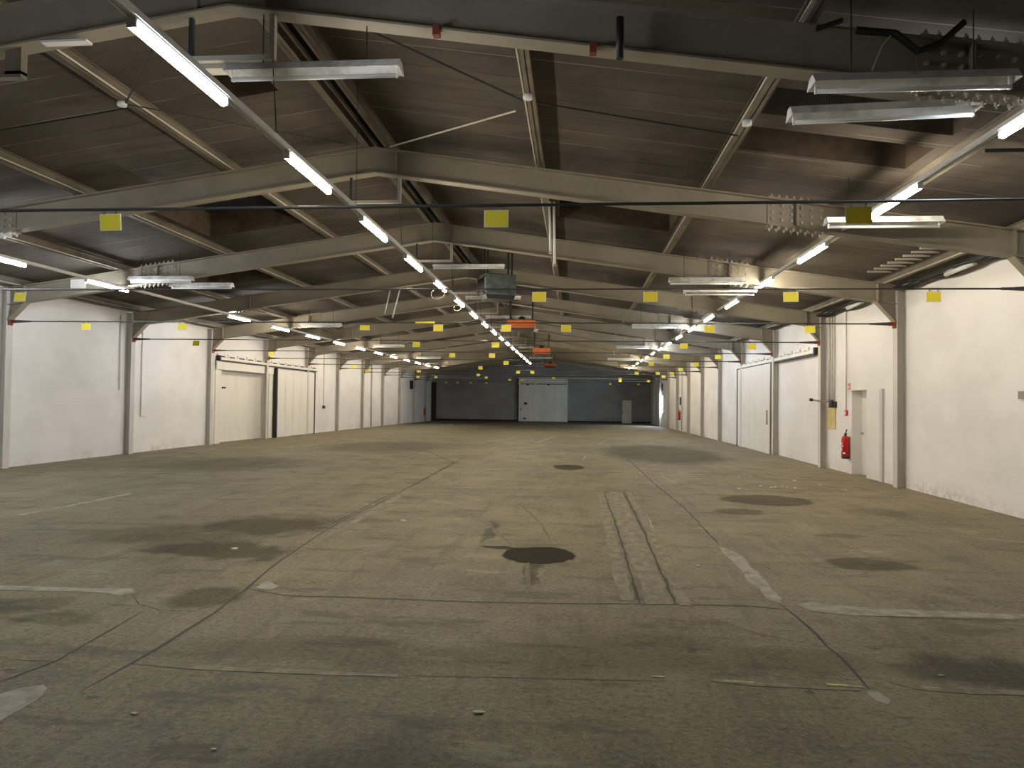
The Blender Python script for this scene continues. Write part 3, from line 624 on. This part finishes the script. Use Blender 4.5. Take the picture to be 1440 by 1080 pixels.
# ------------------------------------------------------------------ old unlit reflector lights
def reflector(x0, x1, y, z, label, tilt=0, hang=None, slim=False, group='dead reflector lights'):
    L = x1 - x0; t = thing('reflector_light', label, 'light', ((x0 + x1) / 2, y, z), group); t.rotation_euler = (0, R(tilt), 0)
    wmx = parent_world(t)
    def put(bm, nm, m):
        o = bm.build(nm, m); o.parent = t; return o
    h = L / 2
    if slim:
        put(MB().box((-h, -.035, 0), (h, .035, .05)), 'batten', 'white'); put(MB().tube([(-h + .03, 0, -.03), (h - .03, 0, -.03)], .02, 10), 'tube', 'glass')
        for s in (-1, 1): put(MB().box((s * (h - .015), -.03, -.055), (s * (h - .035), .03, 0)), 'lamp_holder', 'white')
        for s in (-.9, .9): put(MB().tube([(s * h * .55 + .1, 0, .05), (s * h * .55 + .1, 0, hang)], .006, 6), 'suspension_rod', 'dark')
        return t
    put(MB().prism([(-.11, -.02), (-.105, -.02), (-.035, .06), (.035, .06), (.105, -.02), (.11, -.02), (.04, .07), (-.04, .07)], 'x', -h, h), 'reflector', 'white')
    for s in (-1, 1): put(MB().prism([(-.11, -.025), (.11, -.025), (.04, .07), (-.04, .07)], 'x', s * h, s * (h - .012)), 'end_plate', 'white')
    for s in (-1, 1): put(MB().box((s * (h - .03), -.015, -.08), (s * (h - .05), .015, .06)), 'lamp_holder', 'white')
    put(MB().tube([(-h + .04, 0, -.062), (h - .04, 0, -.062)], .019, 10), 'tube', 'glass')
    if hang:
        for s in (-1, 1):
            xx = s * h * .6; put(MB().tube([(xx, 0, .07), (xx, 0, hang if hang < .1 else rz((x0 + x1) / 2 + xx, ZD) - z - .004)], .006, 6), 'suspension_rod', 'dark')
    return t
reflector(1.9, 3.49, FY(-2) - .22, 4.335, 'dead white reflector light under the nearest frame at right, nearer of a pair', 0, .28)
reflector(1.86, 3.45, FY(-2) + .26, 4.28, 'dead white reflector light under the nearest frame at right, farther of a pair', -1.5, .36)
reflector(3.4, 4.93, 10.4, 4.21, 'dead reflector light behind the right lamp rail before the second frame', 0, .4)
reflector(1.95, 3.53, FY(0) - .22, 4.3, 'dead reflector light at right under the third frame, nearer one', 0, .28)
reflector(2.35, 3.9, FY(0) + .4, 4.16, 'dead reflector light at right under the third frame, farther one', 0, .4)
reflector(-10.1, -8.62, FY(0) - .22, 4.36, 'dead reflector light at left under the third frame, upper of a pair', 0, .3)
reflector(-9.45, -7.95, FY(0) + .35, 4.3, 'dead reflector light at left under the third frame, lower of a pair', 0, .4)
for n in (2, 4, 6):
    w_ = ORD[n + 2]
    reflector(1.9, 3.45, FY(n) - .25, 4.33, 'dead reflector light at right under the %s frame' % w_, 0, .28)
    reflector(-9.8, -8.3, FY(n) - .25, 4.33, 'dead reflector light at left under the %s frame' % w_, 0, .28)
for n in (-2, 0, 1, 2, 3, 5, 7):
    w_ = 'nearest' if n == -2 else ORD[n + 2]
    reflector(-3.18, -1.58, FY(n) + (.0 if n == -2 else .0), 4.66, ('dead reflector light' if n == -2 else 'dead slim tube light') + ' near the ridge under the %s frame' % w_, 0, .107, n != -2)
    if n == -2:
        tag(MB().box((-3.63, FY(n) + .06, 4.735), (-2.8, FY(n) + .2, 4.78)).box((-3.6, FY(n) + .1, 4.78), (-2.82, FY(n) + .16, 4.86)).build('cable_tray', 'pipe'), 'short white tray on the hanger under the nearest ridge', 'tray')

# hanging bare tubes
def hung_tube(p, q, label, group):
    t = thing('hanging_tube', label, 'tube', p, group)
    MB().tube([p, q], .022, 10).build('tube', 'glass', t); d = (Vector(q) - Vector(p)).normalized() * .04
    MB().tube([p, (p[0], p[1], rz(p[0], ZD) - .002)], .004, 5).build('wire', 'dark', t)
    for a, s in ((p, 1), (q, -1)): MB().tube([a, Vector(a) + d * s], .027, 10).build('end_cap', 'galv', t)
hung_tube((-.495, 13, 5.258), (-.471, 13, 4.32), 'shorter bare tube hanging upright from the roof right of the ridge', 'tubes hanging loose right of the ridge')
hung_tube((-.419, 13, 5.25), (-.393, 13, 4.1), 'longer bare tube hanging upright from the roof right of the ridge', 'tubes hanging loose right of the ridge')
hung_tube((-6.08, 23.6, 5.35), (-6.26, 23.6, 4.52), 'left one of two slanted bare tubes hanging below the left roof slope', 'slanted tubes left of the ridge')
hung_tube((-5.75, 23.6, 5.4), (-5.997, 23.6, 4.38), 'right one of two slanted bare tubes hanging below the left roof slope', 'slanted tubes left of the ridge')
hung_tube((2.0, 41.0, 4.98), (2.1, 41.0, 4.3), 'single bare tube hanging far off on the right slope', 'far hanging tube')

# ------------------------------------------------------------------ unit heaters
def heater(x, y, z, wx, hz, dy, m, rot, label, name):
    t = thing(name, label, 'heater', (x, y, z), None); t.rotation_euler = (0, 0, R(rot))
    def put(bm, nm, mm, bev=0):
        o = bm.build(nm, mm, None, bev); o.parent = t; return o
    h = wx / 2
    put(MB().box((-h, -dy / 2, 0), (h, dy / 2, hz)), 'casing', m, .02)
    lv = MB(); put(MB().box((-h * .8, -dy / 2 - .006, hz * .16), (h * .8, -dy / 2 + .01, hz * .9)), 'front_panel', m, .004)
    for k in range(2):
        zz = hz * (.1 + .11 * k); lv.prism([(-dy / 2 - .03, zz), (-dy / 2 + .005, zz + .03), (-dy / 2 + .005, zz + .04), (-dy / 2 - .03, zz + .01)], 'x', -h * .85, h * .85)
    put(lv, 'louvres', m)
    put(MB().prism([(-h * .96, 0), (h * .96, 0), (h * .86, -.1), (-h * .86, -.1)], 'y', -dy / 2 + .03, dy / 2 - .03), 'drip_tray', 'dark')
    if rot == 0: put(MB().tube([(0, .05, hz), (0, .05, hz + .1)], .12, 14).tube([(0, .05, hz + .1), (0, .05, hz + .14)], .07, 14), 'fan_motor', 'dark', 0)
    for sx in (-.8, .8):
        xx = sx * h; wx_ = x + xx * math.cos(R(rot)); top = rz(wx_, ZD) - z
        for sy in (-.25, .25):
            put(MB().box((xx - .02, sy * dy - .02, hz * .9), (xx + .02, sy * dy + .02, top)), 'hanger', 'dark')
    return t, put
t, put = heater(-1.9, 17.6, 4.24, .78, .5, .5, 'heater', 26, 'dark green grey box heater hung below the ridge, nearest of the heaters', 'unit_heater')
bm = MB()
for k in range(5): bm.tube([(-.43, -.2 + .1 * k, .03), (-.43, -.2 + .1 * k, .4)], .018, 8)
put(bm, 'pipe_coil', 'dark'); put(MB().box((-.45, -.24, .0), (-.39, .24, .03)).box((-.45, -.24, .39), (-.39, .24, .42)), 'header', 'dark')
heater(-1.9, FY(2) - .2, 4.25, .96, .27, .5, 'orange', 0, 'orange box heater hung below the ridge, nearest of three', 'unit_heater')
heater(-1.87, FY(5) - .2, 4.3, .96, .32, .5, 'orange', 0, 'orange box heater hung below the ridge, middle of three', 'unit_heater')
heater(-1.9, FY(8) - .2, 4.3, .9, .24, .5, 'orange', 0, 'orange box heater hung below the ridge, farthest of three', 'unit_heater')

# ------------------------------------------------------------------ cables, braces and small things on the roof
def cable(name, pts, r, m, label, cat='cable', group=None): return tag(MB().tube(pts, r, 6).build(name, m), label, cat, group)
def rp(x, y, dz=-.03): return (x, y, rz(x, ZD) + dz)
cable('brace_rod', [(-2.7, 6.5, 5.45), (-.66, 8.6, 5.26)], .012, 'dark', 'thin dark bracing rod from the nearest frame to the first right purlin', 'rod')
cable('brace_rod', [(-.5, 8.62, 5.24), (1.9, 8.9, 4.9)], .01, 'dark', 'thin dark bracing rod between the two nearest right purlins', 'rod')
cable('brace_rod', [(-2.85, 10.9, 5.55), (-.77, 8.93, 5.27)], .012, 'pipe', 'pale conduit slanting from the ridge to the white junction box', 'conduit')
cable('brace_rod', [(-8.0, 8.6, 4.92), (-5.6, 8.55, 5.25)], .012, 'dark', 'thin dark rod across the left roof slope', 'rod')
cable('brace_rod', [(-4.3, 7.2, 5.55), (-5.5, 8.45, 5.28)], .012, 'dark', 'short dark bracing rod left of the nearest lamp', 'rod')
cable('brace_rod', [(-5.5, 8.5, 5.28), (-3.5, 10.9, 5.6)], .008, 'dark', 'thin dark wire crossing the left slope behind the nearest lamp', 'wire')
cable('cable', [(2.3, FY(-2) - .1, 4.83), (2.6, FY(-2) - .13, 4.78), (2.78, FY(-2) - .14, 4.62), (2.95, FY(-2) - .14, 4.68), (3.15, FY(-2) - .12, 4.86)], .03, 'black', 'thick black cable looped over the bolts of the nearest frame')
cable('cable', [(2.6, FY(-2) - .13, 4.8), (2.5, FY(-2) - .13, 4.68), (2.42, FY(-2) - .13, 4.48)], .007, 'pipe', 'thin pale cable hanging down the nearest frame at right')
tag(MB().tube([(.342, 6.2, 4.955), (.345, 6.2, 4.605)], .033, 10).build('black_pipe_stub', 'black'), 'short black pipe hanging in front of the nearest frame', 'pipe')
cable('strap', [(2.0, FY(-2) - .1, 4.87), (1.95, FY(-2) - .2, 4.80), (2.15, FY(-2) - .22, 4.86)], .02, 'black', 'black strap end on top of the nearest frame')
for i, y0 in enumerate((FY(-1), FY(0))):
    t = thing('cable_bundle', 'sagging dark cable bundle under the right eave, %s' % ('nearer bay' if i == 0 else 'second bay'), 'cables', (6.72, y0 + 2, 4.2))
    for k in range(3):
        x = 6.55 + .07 * k
        MB().tube([(x, y0 + .15 + j * .45, 4.16 - .02 * k + .03 * math.sin(j * 1.7 + k) - .02 * (4 - abs(j - 5)) * .4) for j in range(11)], .03, 7).build('cable', 'black' if k != 1 else 'dark', t)
    MB().tube([(6.6, y0 + 1.6, 4.1), (6.62, y0 + 2.6, 4.08)], .045, 8).build('sleeve', 'rail', t)['label'] = 'pale sleeve around the bundle'
t = thing('lath_grid', 'row of bare laths on the roof near the right eave', 'laths', (6.2, 14.6, rz(6.2, ZD)))
for k in range(8): MB().box((5.95, 13.3 + .33 * k, rz(6.2, ZD) - .045), (6.42, 13.34 + .33 * k, rz(6.2, ZD) - .01)).build('lath', 'pipe', t)
tag(box('hanging_strip', 'dark', (4.55, 8.62, rz(4.8, ZD) - .12), (5.3, 8.67, rz(4.8, ZD) - .08)), 'dark metal strip below the roof right of the right lamp rail', 'strip')
for (x, ya, yb) in ((-3.45, 15.4, 15.42),): pass

# ------------------------------------------------------------------ wall fittings
def conduit(pts, r, label, m='pipe', box_=None):
    t = thing('wall_conduit', label, 'conduit', pts[0]); MB().tube(pts, r, 8).build('pipe', m, t)
    if box_: MB().box(*box_).build('junction_box', 'dark', t)
wr = WR - .03; wl = WL + .03
conduit([(wr, 19.25, 4.2), (wr, 19.25, 1.58)], .014, 'thin conduit down the right wall to the red call point')
conduit([(wr, 20.1, 4.2), (wr, 20.1, 1.78)], .02, 'conduit down to the dark box above the bare board, nearer one')
conduit([(wr, 20.28, 4.2), (wr, 20.28, 1.78)], .02, 'conduit down to the dark box above the bare board, middle one')
conduit([(wr, 20.5, 4.2), (wr, 20.5, 1.78)], .032, 'thick pipe down the right wall beside the column')
tag(MB().box((WR - .07, 19.98, 1.64), (WR, 20.42, 1.8)).box((WR - .1, 20.08, 1.66), (WR - .06, 20.3, 1.84)).build('switch_box', 'dark', None, .006), 'dark switch box at the end of the conduits on the right wall', 'switch')
tag(MB().box((WR - .025, 20.05, 1.07), (WR, 20.68, 1.66)).build('backing_board', 'ply', None, .004), 'bare yellowish board under the dark switch box', 'board')
t = thing('wall_tap', 'metal pipe arm sticking out past the column on the right wall', 'tap', (6.84, 20.95, 1.82))
MB().tube([(6.84, 20.62, 1.8), (6.6, 20.63, 1.81), (6.38, 20.63, 1.84)], .026, 8).build('pipe', 'galv', t); MB().tube([(6.42, 20.63, 1.835), (6.34, 20.63, 1.85)], .04, 8).build('knob', 'black', t)
# red call point and sign
t = thing('call_point', 'small red fire call point on the right wall at the conduit end', 'alarm', (WR, 19.27, 1.5))
MB().box((WR - .05, 19.2, 1.44), (WR, 19.33, 1.58)).build('housing', 'red', t, .006); MB().box((WR - .054, 19.225, 1.465), (WR - .05, 19.305, 1.555)).build('front_plate', 'label', t)
t = thing('fire_sign', 'small red and white fire extinguisher sign above the narrow door', 'sign', (WR, 19.1, 2.17))
MB().box((WR - .012, 19.0, 2.06), (WR, 19.2, 2.28)).build('board', 'label', t)
MB().box((WR - .015, 19.03, 2.09), (WR - .012, 19.09, 2.23)).tube([(WR - .014, 19.06, 2.23), (WR - .014, 19.06, 2.26)], .018, 6).box((WR - .015, 19.12, 2.18), (WR - .012, 19.18, 2.25)).box((WR - .015, 19.12, 2.09), (WR - .012, 19.18, 2.13)).build('symbol', 'red', t)
def extinguisher(x, y, z, sx, label):
    t = thing('fire_extinguisher', label, 'fire extinguisher', (x, y, z), 'red fire extinguishers on the walls')
    pr = [(0, .085), (.05, .095), (.06, .095), (.48, .095), (.53, .085), (.565, .05), (.575, .03)]
    MB().tube([(x, y, z + a) for a, _ in pr if a > .05], [r for a, r in pr if a > .05], 20).build('cylinder', 'red', t)
    MB().tube([(x, y, z), (x, y, z + .055)], [.088, .096], 20).build('base_ring', 'black', t)
    MB().tube([(x, y, z + .57), (x, y, z + .62)], .03, 10).tube([(x, y + .02, z + .62), (x, y - .03, z + .66), (x, y - .1, z + .73)], .013, 8).tube([(x, y + .02, z + .6), (x, y - .11, z + .63)], .012, 8).build('valve', 'black', t)
    MB().tube([(x - sx * .0, y + .03, z + .6), (x, y + .11, z + .52), (x, y + .115, z + .25), (x, y + .1, z + .1)], .012, 8).build('hose', 'black', t)
    # white printed label on the side facing the hall
    bm = MB(); ring = [(x - sx * .097 * math.cos(a), y - .097 * math.sin(a)) for a in [R(q) for q in range(-20, 71, 10)]]
    for (za, zb, i0, i1) in ((.12, .16, 5, 9), (.19, .27, 2, 4), (.3, .33, 3, 6), (.36, .39, 1, 5)):
        for p, q in zip(ring[i0:i1], ring[i0 + 1:i1 + 1]): bm.poly([(p[0], p[1], z + za), (q[0], q[1], z + za), (q[0], q[1], z + zb), (p[0], p[1], z + zb)])
    bm.build('printed_label', 'label', t)
    MB().box((x + sx * .09, y - .03, z + .45), (x + sx * .1, y + .03, z + .55)).build('wall_bracket', 'dark', t)
extinguisher(WR - .1, 19.1, .37, 1, 'red fire extinguisher on the right wall beside the narrow door')
extinguisher(WR - .1, 48.8, .62, 1, 'small far red fire extinguisher on the right wall')
extinguisher(WL + .1, 64.0, .4, -1, 'tiny far red fire extinguisher on the left wall near the black corner post')
tag(box('wall_post', 'column', (WR - .05, 17.02, -.02), (WR, 17.17, 2.08)), 'low grey steel post fixed to the right wall between the door and the column', 'post')
tag(box('outlet_box', 'frame', (WR - .06, 11.8, 1.83), (WR, 11.95, 1.95)), 'small grey box on the right wall at the photo edge', 'box')
conduit([(wl, 20.45, 4.1), (wl, 20.45, 1.9)], .016, 'thin conduit on the left wall just before the second left column')
conduit([(wl, 21.55, 3.75), (wl, 21.55, 1.11), (wl, 21.75, 1.11)], .016, 'thin conduit on the left wall just beyond the second left column')
conduit([(wl, 38.0, 4.1), (wl, 38.0, 1.33)], .018, 'thin conduit down to the switch on the left wall beyond the sliding door', 'pipe', ((WL, 37.9, 1.2), (WL + .08, 38.15, 1.35)))
conduit([(wl + .02, 47.1, 4.1), (wl + .02, 47.1, -.05)], .05, 'thick vertical pipe far along the left wall', 'column')
conduit([(wr - .02, 48.0, 4.1), (wr - .02, 48.0, -.05)], .035, 'thick rusty pipe beside the far extinguisher on the right wall', 'pipe', ((WR - .1, 48.3, 1.6), (WR - .002, 48.6, 2.1)))
tag(MB().tube([(-3.55, FY(0) - .001, ROD), (-3.12, FY(0) - .001, ROD)], .024, 8).build('yellow_tape', 'yellow'), 'band of yellow tape wrapped on the third tie rod', 'tape')
for i, (yy, rr, lb) in enumerate(((14.7, .18, 'nearer'), (17.2, .12, 'farther'))):
    tag(MB().tube([(-2.76 - .3 * math.sin(a) * rr / .2 * .5 - .05, yy + .05 * math.cos(a), 3.97 - rr * (1 - math.cos(a)) * .6) for a in [k * 2 * math.pi / 18 for k in range(19)]], .003, 5).build('cable_loop', 'frame'), 'thin loop of cable hanging from the middle lamp rail, %s of two' % lb, 'cable')
# debris
for i, (x, y, s) in enumerate([(-.51, 4.02, .036), (2.31, 4.89, .026), (-2.34, 3.79, .022), (-1.72, 3.45, .02)]):
    bm = MB(); rnd = random.Random(i); pts = [(x + math.cos(a) * s * rnd.uniform(.5, 1.2), y + math.sin(a) * s * .6 * rnd.uniform(.5, 1.2), .004 + rnd.uniform(0, .005)) for a in [k * 1.05 for k in range(6)]]
    A = [bm.b.verts.new(p) for p in pts]; B = [bm.b.verts.new((p[0], p[1], p[2] + .004)) for p in pts]; bm.b.faces.new(A); bm.b.faces.new(B)
    for k in range(6): bm.b.faces.new((A[k], A[(k + 1) % 6], B[(k + 1) % 6], B[k]))
    tag(bm.build('paper_scrap', 'scrap'), ['crumpled pale scrap on the floor at the bottom centre', 'small pale scrap on the floor in the dark stain at right', 'tiny pale scrap on the floor at lower left', 'small pale scrap at the very bottom left of the floor'][i], 'scrap')
FL = [(3.82, 17.58), (4.09, 17.64), (3.85, 15.7), (4.0, 15.47), (4.26, 15.65), (4.46, 15.43), (4.1, 15.55), (4.35, 15.6), (3.27, 15.08), (1.58, 18.14), (1.29, 7.85), (5.2, 16.2), (5.4, 15.3), (4.9, 17.0), (-2.4, 10.2), (-9.49, 55.7), (-3.8, 8.0)]
for i, (x, y) in enumerate(FL):
    rnd = random.Random(i + 90); s = rnd.uniform(.02, .045) if y < 40 else .12; bm = MB()
    bm.prism([(x + math.cos(a) * s * rnd.uniform(.6, 1.3), y + math.sin(a) * s * rnd.uniform(.6, 1.3)) for a in [k * 1.25 for k in range(5)]], 'z', fz(y) + .001, fz(y) + .018)
    tag(bm.build('plaster_fleck', 'fleck'), 'tiny white plaster fleck fallen on the concrete floor', 'fleck', 'plaster flecks on the floor')
